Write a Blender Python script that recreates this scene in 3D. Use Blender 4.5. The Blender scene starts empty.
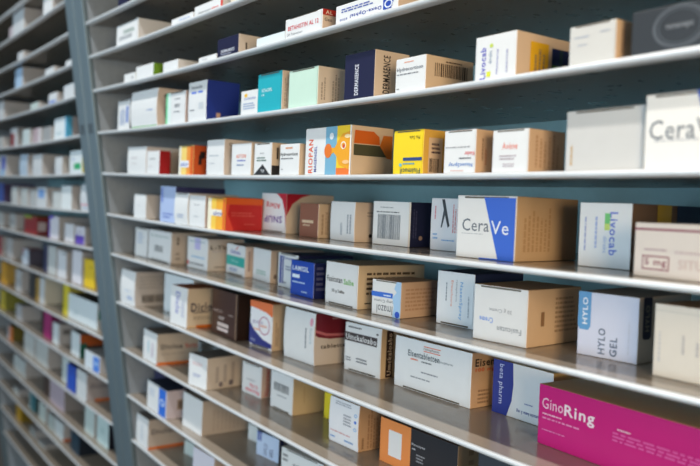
import bpy, bmesh, math, random
from mathutils import Vector, Matrix
random.seed(11)
C = bpy.context.scene.collection
H = 1.45                       # eye height of the photographer above the floor

# ------------------------------------------------------------------ camera solve
F_PX, CX, CY = 777.2, 350.0, 233.0
d1 = Vector((-553, -57, F_PX)).normalized()
d2 = Vector((1091, 14, F_PX)).normalized()
d3 = d1.cross(d2).normalized()
def ray(x, y):
    v = Vector((x - CX, y - CY, F_PX))
    return Vector((-v.dot(d1), v.dot(d2), -v.dot(d3)))
def camco(P):
    return -P.x * d1 + P.y * d2 - P.z * d3
def proj(P):
    c = camco(P)
    return CX + F_PX * c.x / c.z, CY + F_PX * c.y / c.z
def solve_lin(P, D, axis, px):
    """s so that P + s*D projects onto image coordinate px (axis 0: x, 1: y)"""
    a, b = camco(P), camco(D)
    k = (px - (CX, CY)[axis]) / F_PX
    return (k * a.z - a[axis]) / (b[axis] - k * b.z)

# ------------------------------------------------------------------ racks: geometry
XL, XR = -1.572, -0.196            # near rack, clear span of the shelves
FL, FR = -3.060, -1.684            # far rack
POST = (XL - FR) / 2
LEV = {-2: .5195, -1: .4545, 0: .3895, 1: .3245, 2: .2604, 3: .1944, 4: .1123, 5: .0309, 6: -.0509, 7: -.1321, 8: -.2317, 9: -.3300,
       10: -.4287, 11: -.5261, 12: -.6240, 13: -.7220, 14: -.8200, 15: -.9180}
LIFT = .0026
DEPTH = .27
def yfront(z): return .5054 - .1409 * z
def sag(X, far):
    a, b = (FL, FR) if far else (XL, XR)
    return .0125 * (X - a) * (b - X)
def zshelf(s, X, far): return LEV[s] + LIFT - sag(X, far)

# ------------------------------------------------------------------ materials
def lin(c):
    return tuple((x / 12.92 if x <= .04045 else ((x + .055) / 1.055) ** 2.4) for x in (v / 255 for v in c)) + (1,)
MATS = {}
def mat_print(col, rough=.45, metal=0.0):
    k = ('p', col, rough, metal)
    if k not in MATS:
        m = bpy.data.materials.new('ink'); m.use_nodes = True
        b = m.node_tree.nodes['Principled BSDF']
        b.inputs['Base Color'].default_value = lin(col); b.inputs['Roughness'].default_value = rough; b.inputs['Metallic'].default_value = metal
        MATS[k] = m
    return MATS[k]
def mat_card(col, rough=.5):
    k = ('c', col, rough)
    if k not in MATS:
        m = bpy.data.materials.new('cardboard'); m.use_nodes = True
        nt = m.node_tree; b = nt.nodes['Principled BSDF']
        n = nt.nodes.new('ShaderNodeTexNoise'); n.inputs['Scale'].default_value = 60; n.inputs['Detail'].default_value = 3
        tc = nt.nodes.new('ShaderNodeTexCoord'); nt.links.new(tc.outputs['Object'], n.inputs['Vector'])
        mx = nt.nodes.new('ShaderNodeMix'); mx.data_type = 'RGBA'
        c = lin(col)
        mx.inputs[6].default_value = tuple(x * .955 for x in c[:3]) + (1,)
        mx.inputs[7].default_value = tuple(min(1, x * 1.03) for x in c[:3]) + (1,)
        nt.links.new(n.outputs['Fac'], mx.inputs[0]); nt.links.new(mx.outputs[2], b.inputs['Base Color'])
        b.inputs['Roughness'].default_value = rough
        bp = nt.nodes.new('ShaderNodeBump'); bp.inputs['Strength'].default_value = .04; bp.inputs['Distance'].default_value = .001
        nt.links.new(n.outputs['Fac'], bp.inputs['Height']); nt.links.new(bp.outputs['Normal'], b.inputs['Normal'])
        MATS[k] = m
    return MATS[k]
def mat_metal(name, col, rough, metal, stretch=(1, 1, 1), amount=.12):
    m = bpy.data.materials.new(name); m.use_nodes = True
    nt = m.node_tree; b = nt.nodes['Principled BSDF']
    tc = nt.nodes.new('ShaderNodeTexCoord'); mp = nt.nodes.new('ShaderNodeMapping'); mp.inputs['Scale'].default_value = stretch
    n = nt.nodes.new('ShaderNodeTexNoise'); n.inputs['Scale'].default_value = 30; n.inputs['Detail'].default_value = 4
    nt.links.new(tc.outputs['Object'], mp.inputs['Vector']); nt.links.new(mp.outputs['Vector'], n.inputs['Vector'])
    mx = nt.nodes.new('ShaderNodeMix'); mx.data_type = 'RGBA'
    c = lin(col)
    mx.inputs[6].default_value = tuple(x * (1 - amount) for x in c[:3]) + (1,)
    mx.inputs[7].default_value = tuple(min(1, x * (1 + amount)) for x in c[:3]) + (1,)
    nt.links.new(n.outputs['Fac'], mx.inputs[0]); nt.links.new(mx.outputs[2], b.inputs['Base Color'])
    r = nt.nodes.new('ShaderNodeMapRange'); r.inputs['To Min'].default_value = rough - .02; r.inputs['To Max'].default_value = rough + .02
    nt.links.new(n.outputs['Fac'], r.inputs['Value']); nt.links.new(r.outputs['Result'], b.inputs['Roughness'])
    b.inputs['Metallic'].default_value = metal
    return m
M_SHELF = mat_metal('shelf_steel', (164, 154, 142), .17, .05, (.05, 6, 1), .012)
M_SHELF.node_tree.nodes['Principled BSDF'].inputs['Specular IOR Level'].default_value = .45
M_SHELF_SHADE = mat_metal('shelf_steel_shaded', (120, 115, 107), .28, .05, (2, 2, 2), .05)  # same sheet steel as the shelf; underside shade put into a darker colour
M_SHELF_SHADE.node_tree.nodes['Principled BSDF'].inputs['Specular IOR Level'].default_value = .42
M_LIP = mat_metal('edge_steel', (224, 228, 232), .36, .25, (2, 2, 2), .05)
M_POST = mat_metal('post_steel', (122, 140, 150), .42, .45, (4, 4, .6), .06)
M_PANEL = mat_metal('panel_steel', (158, 170, 182), .4, .1, (3, 3, 3))
M_BACK = mat_metal('back_steel', (152, 194, 203), .5, 0, (3, 3, 3), .06)

# ------------------------------------------------------------------ mesh helpers
def link(name, me, parent=None):
    o = bpy.data.objects.new(name, me); C.objects.link(o)
    if parent: o.parent = parent
    return o
def from_bm(name, bm, mats, parent=None):
    me = bpy.data.meshes.new(name); bm.normal_update(); bm.to_mesh(me); bm.free()
    for m in mats: me.materials.append(m)
    return link(name, me, parent)
def grid_solid(rings, closed_ends=True):
    """bmesh lofted through rings (lists of equal length)"""
    bm = bmesh.new()
    vr = [[bm.verts.new(p) for p in r] for r in rings]
    n = len(rings[0])
    for a, b in zip(vr, vr[1:]):
        for i in range(n):
            bm.faces.new((a[i], a[(i + 1) % n], b[(i + 1) % n], b[i]))
    if closed_ends:
        bm.faces.new(list(reversed(vr[0]))); bm.faces.new(vr[-1])
    bmesh.ops.recalc_face_normals(bm, faces=bm.faces)
    return bm
def bevel_sharp(bm, off, seg=2, deg=40):
    e = [e for e in bm.edges if len(e.link_faces) == 2 and e.calc_face_angle(0) > math.radians(deg)]
    bmesh.ops.bevel(bm, geom=e, offset=off, segments=seg, profile=.5, affect='EDGES')

# ------------------------------------------------------------------ racks
def tag(o, label, cat, group=None):
    o['label'] = label; o['category'] = cat
    if group: o['group'] = group
def rack(far, label):
    a, b = (FL, FR) if far else (XL, XR)
    root = bpy.data.objects.new('storage_rack', None); C.objects.link(root)
    zb, zt = -H + .02, .78
    root.location = ((a + b) / 2, yfront(zb), H + zb)
    off = root.location.copy()
    tag(root, label, 'shelving rack')
    def W(x, y, z): return (x - off.x, y - off.y, z + H - off.z)
    N = 28
    for s, z in LEV.items():
        if not far and s > 14: continue
        y0 = yfront(z)
        rings, lip = [], []
        for i in range(N + 1):
            x = a + (b - a) * i / N
            zz = zshelf(s, x, far)
            rings.append([W(x, y0 + .0022, zz), W(x, y0 + DEPTH, zz), W(x, y0 + DEPTH, zz - .0016), W(x, y0 + .0022, zz - .0016)])
            c = zz - .0025; r = .0028          # rolled front edge
            pr = [W(x, y0 + .0026 + .0024 * math.cos(t), c + r * math.sin(t)) for t in [math.pi * (.5 + k / 6) for k in range(7)]]
            pr += [W(x, y0 + .012, c - r), W(x, y0 + .012, c - r + .001), W(x, y0 + .004, c - r + .001), W(x, y0 + .004, zz - .0017), W(x, y0 + .0042, zz + .0002)]
            lip.append(pr)
        sh = from_bm('shelf', grid_solid(rings), [M_SHELF, M_SHELF_SHADE], root)
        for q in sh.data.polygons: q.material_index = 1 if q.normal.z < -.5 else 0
        lo = from_bm('edge_lip', grid_solid(lip), [M_LIP], sh)
        for p in lo.data.polygons: p.use_smooth = True
        lo.data.set_sharp_from_angle(angle=math.radians(50))
    def slab(name, x0, x1, ya, yb, m, bev=.001):
        bm = grid_solid([[W(x0, yfront(z) + ya, z), W(x1, yfront(z) + ya, z), W(x1, yfront(z) + yb, z), W(x0, yfront(z) + yb, z)] for z in (zb, zt)])
        if bev: bevel_sharp(bm, bev)
        return from_bm(name, bm, [m], root)
    slab('back_panel', a, b, DEPTH + .0005, DEPTH + .003, M_BACK, 0)
    for x0, x1, sx in ((a - POST, a, 1), (b, b + POST, -1)):
        # lipped C-section upright: two flat bands with a raised bead on the outer side
        up = slab('upright', x0 + .0006, x1 - .0006, -.003, .007, M_POST, .002)
        bead = slab('upright_bead', *((x0 + .001, x0 + .0065) if sx > 0 else (x1 - .0065, x1 - .001)), -.0045, -.0025, M_POST, .0008)
        bead.parent = up
        for k in (.32, .60):
            xs = x0 + (x1 - x0) * k
            bm = grid_solid([[W(xs - .0035, yfront(z) - .0034, z), W(xs + .0035, yfront(z) - .0034, z), W(xs + .0035, yfront(z) - .0028, z), W(xs - .0035, yfront(z) - .0028, z)] for z in (.112, .132)])
            from_bm('slot', bm, [mat_print((52, 60, 68))], up)
        slab('side_panel', *((a - .004, a - .0005) if sx > 0 else (b + .0005, b + .004)), .0072, DEPTH + .003, M_PANEL, 0)
    if not far:
        pass
    return root
rack(False, 'grey metal rack closest to the viewer, its shelves packed with medicine boxes in sharp view')
rack(True, 'dim grey metal rack beyond the double upright, its shelves full of blurred medicine boxes')

# ------------------------------------------------------------------ printed boxes
WHT = (230, 231, 232)
def fit_text(s, bold, cache={}):
    k = (s, bold)
    if k not in cache:
        cu = bpy.data.curves.new('lettering', 'FONT'); cu.body = s; cu.resolution_u = 2; cu.offset = .018 if bold else .003; cu.space_character = 1.14 if bold else 1.06
        cu.fill_mode = 'FRONT'
        o = bpy.data.objects.new('lettering', cu); C.objects.link(o)
        dg = bpy.context.evaluated_depsgraph_get()
        me = bpy.data.meshes.new_from_object(o.evaluated_get(dg))
        v = [(p.co.x, p.co.y) for p in me.vertices]; f = [tuple(p.vertices) for p in me.polygons]
        bpy.data.objects.remove(o); bpy.data.curves.remove(cu); bpy.data.meshes.remove(me)
        x0 = min(p[0] for p in v); x1 = max(p[0] for p in v); y0 = min(p[1] for p in v); y1 = max(p[1] for p in v)
        cache[k] = ([((x - x0) / (x1 - x0) - .5, (y - y0) / (y1 - y0) - .5) for x, y in v], f)
    return cache[k]
class Face:
    def __init__(s, o, face, w, d, h, bul):
        s.o, s.f, s.w, s.d, s.h, s.b = o, face, w, d, h, bul
        s.layer = 0
    def P(s, u, v, off):
        if s.f == 'F': return ((u - .5) * s.w, -off - s.b * (1 - (2 * v - 1) ** 2), v * s.h)
        if s.f == 'S': return (s.w / 2 + off, u * s.d, v * s.h)
        return ((u - .5) * s.w, v * s.d, s.h + off)
def add_print(o, fc, name, verts, faces, col, off, smoothcut=True):
    bm = bmesh.new()
    vs = [bm.verts.new(fc.P(u, v, off)) for u, v in verts]
    for f in faces:
        try: bm.faces.new([vs[i] for i in f])
        except ValueError: pass
    return from_bm(name, bm, [col if isinstance(col, bpy.types.Material) else mat_print(col)], o)
def strip_rect(u0, v0, u1, v1, n=1):
    V, Fc = [], []
    for i in range(n + 1):
        v = v0 + (v1 - v0) * i / n
        V += [(u0, v), (u1, v)]
    for i in range(n): Fc.append((2 * i, 2 * i + 1, 2 * i + 3, 2 * i + 2))
    return V, Fc
def t(face, s, u, v, lu, hv, col=(60, 62, 70), rot=0, b=0): return ('t', face, s, u, v, lu, hv, col, rot, b)
def r(face, u0, v0, u1, v1, col): return ('r', face, u0, v0, u1, v1, col)
def pg(face, pts, col): return ('g', face, pts, col)
def el(face, u, v, ru, rv, col): return ('g', face, [(u + ru * math.cos(a * math.pi / 12), v + rv * math.sin(a * math.pi / 12)) for a in range(24)], col)
def ring(face, u, v, ru, rv, th, col): return ('o', face, u, v, ru, rv, th, col)
def p(face, u0, v0, u1, v1, n, col=(120, 122, 130), rot=0): return ('p', face, u0, v0, u1, v1, n, col, rot)
def bc(face, u0, v0, u1, v1, col=(70, 70, 74), n=18): return ('b', face, u0, v0, u1, v1, col, n)
def do_prints(o, prints, w, d, h, bul, base):
    rnd = random.Random(len(prints) * 7 + int(w * 1e5))
    for i, q in enumerate(prints):
        k, face = q[0], q[1]
        fc = Face(o, face, w, d, h, bul if face == 'F' else 0)
        off = (base if face == 'F' else 0) + .00018 + i * .00006
        if k == 't':
            _, _, s, u, v, lu, hv, col, rot, b = q
            V, Fc = fit_text(s, b)
            c_, s_ = round(math.cos(math.radians(rot))), round(math.sin(math.radians(rot)))
            add_print(o, fc, 'lettering', [(u + (c_ * x - s_ * y) * lu, v + (s_ * x + c_ * y) * hv) for x, y in V], Fc, col, off)
        elif k == 'r':
            V, Fc = strip_rect(*q[2:6], 6 if face == 'F' and bul else 1)
            add_print(o, fc, 'printed_band', V, Fc, q[6], off)
        elif k == 'g':
            add_print(o, fc, 'printed_shape', q[2], [tuple(range(len(q[2])))], q[3], off)
        elif k == 'o':
            _, _, u, v, ru, rv, th, col = q
            V, Fc = [], []
            n = 32
            for a in range(n):
                c_, s_ = math.cos(2 * math.pi * a / n), math.sin(2 * math.pi * a / n)
                V += [(u + ru * c_, v + rv * s_), (u + ru * (1 - th) * c_, v + rv * (1 - th) * s_)]
            for a in range(n):
                b2 = (a + 1) % n
                Fc.append((2 * a, 2 * b2, 2 * b2 + 1, 2 * a + 1))
            add_print(o, fc, 'printed_shape', V, Fc, col, off)
        elif k == 'p':
            _, _, u0, v0, u1, v1, n, col, rot = q
            V, Fc = [], []
            def seg(a0, a1, b0, b1):
                m = len(V)
                if rot: V.extend([(b0, a0), (b1, a0), (b1, a1), (b0, a1)])
                else: V.extend([(a0, b0), (a1, b0), (a1, b1), (a0, b1)])
                Fc.append((m, m + 1, m + 2, m + 3))
            A0, A1, B0, B1 = (v0, v1, u0, u1) if rot else (u0, u1, v0, v1)
            step = (B1 - B0) / n
            L = A1 - A0
            for j in range(n):
                x = 0
                end = L * rnd.uniform(.7, 1)
                while x < end - L * .02:
                    wl = L * rnd.uniform(.03, .16)
                    x2 = min(end, x + wl)
                    seg(A0 + x, A0 + x2, B0 + step * (j + .25), B0 + step * (j + .75))
                    x = x2 + L * .025
            add_print(o, fc, 'small_print', V, Fc, col, off)
        elif k == 'b':
            _, _, u0, v0, u1, v1, col, n = q
            V, Fc = [], []
            x = u0; st = (u1 - u0) / n
            while x < u1 - st * .3:
                wd = st * rnd.choice((.3, .45, .65))
                m = len(V)
                V += [(x, v0), (x + wd, v0), (x + wd, v1), (x, v1)]; Fc.append((m, m + 1, m + 2, m + 3))
                x += wd + st * rnd.choice((.25, .4, .6))
            add_print(o, fc, 'barcode_print', V, Fc, col, off)

ORD = ['top', 'first', 'second', 'third', 'fourth', 'fifth', 'sixth', 'seventh', 'eighth', 'ninth', 'tenth', 'eleventh', 'twelfth', 'thirteenth', 'fourteenth', 'fifteenth']
def box(s, x0, x1, yt, label, y0=None, y1=None, sb=6, xf=None, dep=105, F=WHT, S=None, T=None, bul=0.0, pr=(), far=False,
        flap=None, rough=.48, keep=False, side='r'):
    us = 1
    base = LEV[s]
    yf = yfront(base)
    X = -1.0
    def corner(x, y):
        if y is None:
            Y = yf + sb / 1000
            z = base + LIFT
            for _ in range(4):
                X = solve_lin(Vector((0, Y, z)), Vector((1, 0, 0)), 0, x)
                z = zshelf(s, X, far)
            return Vector((X, Y, z))
        z = base + LIFT
        rr = ray(x, y)
        for _ in range(6):
            P = rr * (z / rr.z)
            z = zshelf(s, P.x, far)
        P.z = z
        if P.y < yf + .005:
            return corner2(x, yf + .005)
        return P
    def corner2(x, Y):
        z = base + LIFT
        for _ in range(4):
            X = solve_lin(Vector((0, Y, z)), Vector((1, 0, 0)), 0, x)
            z = zshelf(s, X, far)
        return Vector((X, Y, z))
    A, B = corner(x0, y0), corner(x1, y1)
    if y0 is None and y1 is not None: A = corner2(x0, B.y)
    if y1 is None and y0 is not None: B = corner2(x1, A.y)
    if far and B.x > FR - .004: B.x = FR - .004
    if not far and A.x < XL + .004: A.x = XL + .004
    ang = math.atan2(B.y - A.y, B.x - A.x)
    lim = math.radians(7)
    if abs(ang) > lim:
        ang = math.copysign(lim, ang)
        w0 = (B.x - A.x)
        B = corner2(x1, A.y + math.tan(ang) * w0)
    w = math.hypot(B.x - A.x, B.y - A.y)
    nrm = Vector((-math.sin(ang), math.cos(ang), 0))
    Q = B if side == 'r' else A
    h = solve_lin(Q, Vector((0, 0, 1)), 1, yt)
    lim_h = LEV[s - 1] - LEV[s] - .0075 if s > 0 else .06
    h = max(.008, min(h, lim_h))
    if xf is not None:
        d = solve_lin(B + Vector((0, 0, h)), nrm, 0, xf)
        dv = max(d, .012)
        d = .092 if d < .043 and not keep else max(.02, min(d, .245))
        us = min(1, dv / d)
    else: d = dep / 1000
    d = max(.02, min(d, yf + DEPTH - .006 - .15 * h - .03 * abs(ang) * d / .01 * .3 - max(A.y, B.y)))
    mid = (A + B) / 2
    # carton body: rings through the height so that the end panel can bulge
    n = 6 if bul else 1
    bl = bul * h
    rings = []
    for i in range(n + 1):
        v = i / n
        f = -bl * (1 - (2 * v - 1) ** 2)
        rings.append([(-w / 2, f, v * h), (w / 2, f, v * h), (w / 2, d, v * h), (-w / 2, d, v * h)])
    bm = grid_solid(rings)
    bevel_sharp(bm, min(.0007, .03 * h), 2, 45)
    S = S or F; T = T or S
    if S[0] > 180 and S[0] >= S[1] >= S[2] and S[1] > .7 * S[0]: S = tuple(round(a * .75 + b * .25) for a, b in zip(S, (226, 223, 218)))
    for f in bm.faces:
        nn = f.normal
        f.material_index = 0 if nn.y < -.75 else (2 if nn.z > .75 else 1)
    o = from_bm('medicine_box', bm, [mat_card(F, rough), mat_card(S, rough), mat_card(T, rough)])
    o.location = (mid.x, mid.y, zshelf(s, mid.x, far) + H + .0003)
    slope = (zshelf(s, mid.x + .01, far) - zshelf(s, mid.x - .01, far)) / .02
    o.rotation_euler = (0, -math.atan(slope), ang)
    rk = 'far rack' if far else 'near rack'
    tag(o, label, 'medicine box', 'boxes on the %s shelf of the %s' % (ORD[s], rk))
    base_off = 0
    if flap:
        fc = Face(o, 'F', w, d, h, bl)
        v0, v1, sl = (.0, .955, (.955, .985)) if flap == 't' else (.045, 1.0, (.015, .045))
        V, Fc = strip_rect(.025, v0 + .012, .975, v1 - .012, 6)
        add_print(o, fc, 'end_flap', V, Fc, mat_card(F, rough), .00035)
        V, Fc = strip_rect(.13, sl[0], .87, sl[1], 1)
        add_print(o, fc, 'flap_slot', V, Fc, (92, 84, 72), .0002)
        base_off = .0004
    pr = [q if not (q[0] == 'p' and q[1] == 'S' and q[7][0] > 95) else q[:7] + (tuple(round(.5 * a + .5 * b) for a, b in zip(q[7], S)),) + q[8:] for q in pr]
    do_prints(o, pr, w, d * us, h, bl, base_off)
    return o
NAVY = (15, 17, 58); BLUE = (34, 70, 170); BLK = (44, 42, 46); RED = (196, 40, 48); ORA = (226, 104, 32); GRY = (120, 124, 132); TEAL = (22, 160, 150)
# ---- first (topmost) shelf
box(1, 118, 128, -8, 'navy box at the very top of the near rack, beside the upright', F=NAVY, S=(60, 62, 80))
# ---- second shelf
box(2, 116.3, 137.6, 17.5, 'white box with faint green lines, alone beside the upright on the second shelf', xf=172, flap='t',
    pr=[p('F', .35, .48, .9, .68, 2, (90, 130, 110)), p('F', .15, .22, .9, .42, 2, (110, 116, 124))])
box(2, 171.5, 193, 11.7, 'low white box with a pale blue print, second along the second shelf', dep=80, pr=[t('F', 'Aqua', .6, .5, .5, .4, (130, 160, 215), b=1)])
box(2, 194.4, 222.8, -4, 'white box with grey and red lettering and a red end stripe, second shelf', xf=236,
    pr=[t('F', 'Pantozol', .36, .28, .42, .2, (70, 76, 90), b=1), t('F', 'akut', .74, .3, .24, .2, (214, 60, 50), b=1), r('F', .93, 0, 1, 1, (214, 60, 50))])
box(2, 230.5, 246, -12, 'cream box cut off by the picture edge at the end of second shelf', F=(225, 214, 196), dep=90)
# ---- third shelf
box(3, 124, 135, 72, 'tiny white box closest to the upright on the third shelf', xf=138, dep=60, pr=[r('F', .7, .3, .8, .6, (90, 90, 95))])
box(3, 135.8, 153, 62.5, 'white box with a lime green side on the third shelf', xf=165, S=(112, 158, 36), T=WHT)
box(3, 163, 177.7, 59, 'small plain white box after the green-sided one on the third shelf', xf=196)
box(3, 198.6, 216.2, 53.5, 'flat white box lying before the navy box on the third shelf', xf=232, pr=[p('F', .2, .4, .5, .6, 1)])
box(3, 217, 238.2, 33.5, 'navy-fronted box with small white lettering and warm-lit side on the third shelf', xf=262, F=NAVY, S=(226, 212, 198), T=(226, 212, 198),
    pr=[t('F', 'DERMASENCE', .5, .3, .62, .16, (225, 228, 238), b=1), p('F', .2, .1, .8, .18, 1, (190, 195, 215)), r('S', .3, .25, .36, .6, BLK)])
box(3, 256.5, 284.5, 31, 'long low white carton between the navy box and the red-lettered box', dep=120, F=(226, 236, 240))
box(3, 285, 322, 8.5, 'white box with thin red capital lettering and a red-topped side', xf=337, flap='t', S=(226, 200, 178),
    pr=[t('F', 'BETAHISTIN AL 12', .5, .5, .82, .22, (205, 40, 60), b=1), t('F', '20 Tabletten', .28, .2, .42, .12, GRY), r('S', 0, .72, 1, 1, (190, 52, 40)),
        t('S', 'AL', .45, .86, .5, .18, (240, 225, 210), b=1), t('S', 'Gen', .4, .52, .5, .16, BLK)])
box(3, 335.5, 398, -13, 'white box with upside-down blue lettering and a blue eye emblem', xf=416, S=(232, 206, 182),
    pr=[t('F', 'Dexa-Ophtal', .5, .3, .5, .24, (40, 60, 160), 180, 1), t('F', 'sine', .14, .2, .13, .14, (40, 60, 160), 180),
        p('F', .1, .55, .72, .8, 2, (70, 90, 170)), pg('F', [(.78, .1), (.9, .1), (.95, .6), (.84, .55), (.78, .8)], (36, 70, 170)), ring('F', .86, .35, .06, .2, .3, (230, 236, 246))])
# ---- fourth shelf
box(4, 117.5, 129.3, 99, 'white box with a vertical blue stripe closest to the upright, fourth shelf', xf=132.5, S=NAVY, T=WHT, flap='t',
    pr=[r('F', .72, .22, .88, .78, (80, 120, 200)), p('F', .2, .15, .62, .75, 3, (110, 140, 190), 1)])
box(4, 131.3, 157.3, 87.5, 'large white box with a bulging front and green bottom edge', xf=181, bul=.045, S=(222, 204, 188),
    pr=[r('F', .02, .0, .98, .035, (90, 170, 80)), p('F', .66, .42, .92, .47, 1, (120, 150, 210)), t('S', 'G', .4, .8, .3, .13, (60, 60, 66), b=1), p('S', .3, .2, .5, .65, 2, (90, 84, 84), 1)])
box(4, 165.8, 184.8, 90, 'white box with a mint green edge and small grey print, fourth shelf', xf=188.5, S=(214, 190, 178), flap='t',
    pr=[r('F', 0, 0, .1, 1, (120, 214, 160)), r('F', .1, 0, .26, 1, (224, 242, 238)), p('F', .45, .74, .85, .8, 1), p('F', .45, .5, .8, .62, 2, (90, 96, 104)), p('F', .42, .34, .75, .4, 1)])
box(4, 188, 206, 79.5, 'white-fronted box with a wide royal blue side on the fourth shelf', xf=240, S=(30, 58, 156), T=(30, 58, 156), bul=.012,
    pr=[t('F', 'Natuelle', .45, .86, .6, .08, (70, 80, 100), b=1), r('F', .18, .70, .45, .745, (60, 110, 220)), r('F', .55, .70, .8, .745, (60, 110, 220)), r('F', .6, .3, .85, .46, (205, 210, 216)), p('F', .1, .26, .45, .31, 1),
        r('S', .3, .08, .42, .2, (214, 178, 160))])
box(4, 240.5, 256.8, 89, 'small white box with a tiny yellow emblem beside the turquoise box', dep=90,
    pr=[el('F', .3, .8, .1, .08, (240, 190, 60)), t('F', 'CLARILIND', .55, .66, .7, .09, (90, 120, 190)), p('F', .15, .2, .9, .5, 3, (150, 170, 205))])
box(4, 257, 281, 70, 'turquoise box with white lettering on the fourth shelf', xf=289, F=(26, 172, 188), S=(226, 208, 190), T=(60, 110, 110), flap='t',
    pr=[t('F', 'VITACEPL', .4, .56, .45, .09, (220, 244, 246), b=1), t('F', 'nit', .25, .45, .12, .07, (220, 244, 246)), p('S', .3, .1, .65, .9, 2, (96, 86, 80), 1)])
box(4, 288, 317, 65.5, 'pale mint green box without front lettering on the fourth shelf', xf=346, F=(203, 230, 214), S=(232, 216, 198), T=(110, 140, 120), flap='t',
    pr=[p('S', .1, .15, .3, .8, 2, (120, 106, 96), 1), p('S', .5, .1, .8, .85, 3, (130, 116, 104), 1)])
box(4, 343.6, 373.5, 49, 'tall navy box with white vertical lettering and warm-lit side', xf=410, F=(16, 18, 60), S=(228, 208, 186), T=(222, 204, 184),
    pr=[t('F', 'DERMASENCE', .42, .42, .13, .66, (228, 230, 240), 90, 1), t('S', 'DERMASENCE', .34, .5, .2, .8, (50, 44, 44), 90, 1)])
box(4, 395, 425, 54, 'white box with grey lettering and a barcode on its warm-lit side', xf=474, S=(226, 196, 160), T=(210, 190, 164),
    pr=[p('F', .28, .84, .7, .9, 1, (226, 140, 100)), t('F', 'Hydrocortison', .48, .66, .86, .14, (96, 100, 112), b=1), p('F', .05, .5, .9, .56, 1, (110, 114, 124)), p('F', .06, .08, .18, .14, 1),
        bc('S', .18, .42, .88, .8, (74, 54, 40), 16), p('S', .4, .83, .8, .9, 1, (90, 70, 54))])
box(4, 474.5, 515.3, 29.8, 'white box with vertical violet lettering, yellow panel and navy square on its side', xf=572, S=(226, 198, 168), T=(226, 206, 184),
    pr=[t('F', 'Livocab', .2, .38, .14, .72, (72, 72, 190), 90, 1), t('F', 'direkt', .38, .5, .08, .3, (120, 140, 170), 90), r('F', .36, .72, .44, .8, (200, 220, 90)), r('F', .3, .06, .4, .18, (220, 226, 60)),
        t('F', 'Nasenspray', .56, .38, .06, .56, (110, 110, 190), 90), p('F', .76, .1, .82, .8, 1, (170, 170, 205), 1),
        r('S', .24, .04, .57, .82, (240, 190, 40)), p('S', .3, .1, .52, .68, 3, (120, 84, 30), 1), r('S', .63, .03, .99, .76, (26, 34, 88)), r('S', .64, .04, .78, .38, (86, 140, 50)), r('S', .82, .08, .94, .42, (150, 150, 50)), r('S', .77, .05, .83, .75, (40, 66, 74))])
box(4, 568.5, 615, 18.6, 'blurry white box with pale print beside the charcoal box', xf=632, F=(212, 210, 206), S=(222, 186, 146), flap='t',
    pr=[p('F', .12, .66, .5, .74, 1, (176, 182, 196)), p('F', .2, .46, .48, .54, 1, (186, 190, 200)), p('F', .68, .72, .92, .8, 1, (180, 184, 196)), p('S', .3, .2, .6, .8, 1, (160, 120, 90), 1)])
box(4, 630.5, 722, -6, 'charcoal box with a round grey emblem, cut by the picture edge', F=(42, 46, 52), rough=.55, dep=120,
    pr=[ring('F', .55, .52, .3, .46, .12, (88, 93, 100)), ring('F', .55, .52, .24, .37, .06, (80, 85, 92)), t('F', 'tetesept', .55, .52, .3, .14, (140, 144, 150), 0, 1)])
# ---- fifth shelf
box(5, 127.5, 145.8, 146.5, 'plain white box closest to the upright on the fifth shelf', xf=160, pr=[p('F', .2, .55, .6, .62, 1, (190, 180, 184)), p('F', .25, .35, .55, .4, 1, (200, 190, 190))], bul=.02)
box(5, 146.5, 158.8, 150.8, 'small white box with a red side on the fifth shelf', xf=168, keep=True, S=(176, 26, 34), T=(186, 40, 44), pr=[p('F', .2, .62, .85, .7, 1), p('F', .2, .3, .6, .36, 1, (200, 190, 195))])
box(5, 168.5, 171, 152, 'grey-white box half hidden behind the red-sided and orange boxes', sb=40, xf=180, S=(214, 212, 210))
box(5, 178.6, 193, 145.2, 'yellow-fronted box with a fiery orange side and black letter', xf=207, F=(246, 214, 120), S=(214, 88, 34), T=(90, 96, 70), flap='t',
    pr=[r('F', .55, 0, .8, .96, (240, 150, 60)), r('F', .8, 0, .99, .96, (220, 96, 34)), r('F', .02, .0, .18, .96, (240, 236, 220)), r('F', .1, .25, .7, .48, (236, 240, 250)), t('F', 'aktiv', .4, .36, .5, .14, (50, 80, 170), b=1),
        pg('S', [(.35, .35), (.6, .35), (.62, .55), (.85, .58), (.86, .68), (.4, .68)], (44, 30, 30)), r('S', .48, .68, .86, .8, (44, 30, 30))])
box(5, 206.3, 223.5, 139.2, 'tall plain white box beside the orange box on the fifth shelf', xf=238, S=(226, 214, 204), bul=.01, pr=[p('F', .15, .52, .85, .58, 1, (176, 186, 196)), p('F', .15, .3, .5, .36, 1, (190, 196, 204)), t('S', 'Q', .5, .86, .35, .1, (60, 60, 66))])
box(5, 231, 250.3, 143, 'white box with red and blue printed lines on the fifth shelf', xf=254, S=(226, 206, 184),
    pr=[t('F', 'ASTON', .5, .6, .5, .12, (226, 120, 90), b=1), p('F', .3, .42, .75, .5, 1, (90, 110, 200)), p('F', .28, .28, .75, .36, 1, (120, 140, 180))])
box(5, 253.6, 271, 142.6, 'white box with a black triangle at its foot', xf=279.5, S=(226, 200, 168), flap='t',
    pr=[pg('F', [(0, 0), (.96, 0), (.52, .34)], (40, 42, 46)), t('F', 'TOP', .52, .13, .2, .1, (220, 222, 226), b=1), p('F', .18, .42, .8, .58, 2, (90, 120, 110)), p('F', .35, .66, .6, .7, 1), r('S', 0, 0, 1, .3, (40, 40, 44)), r('S', .6, .5, .8, .85, (60, 50, 46))])
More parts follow.
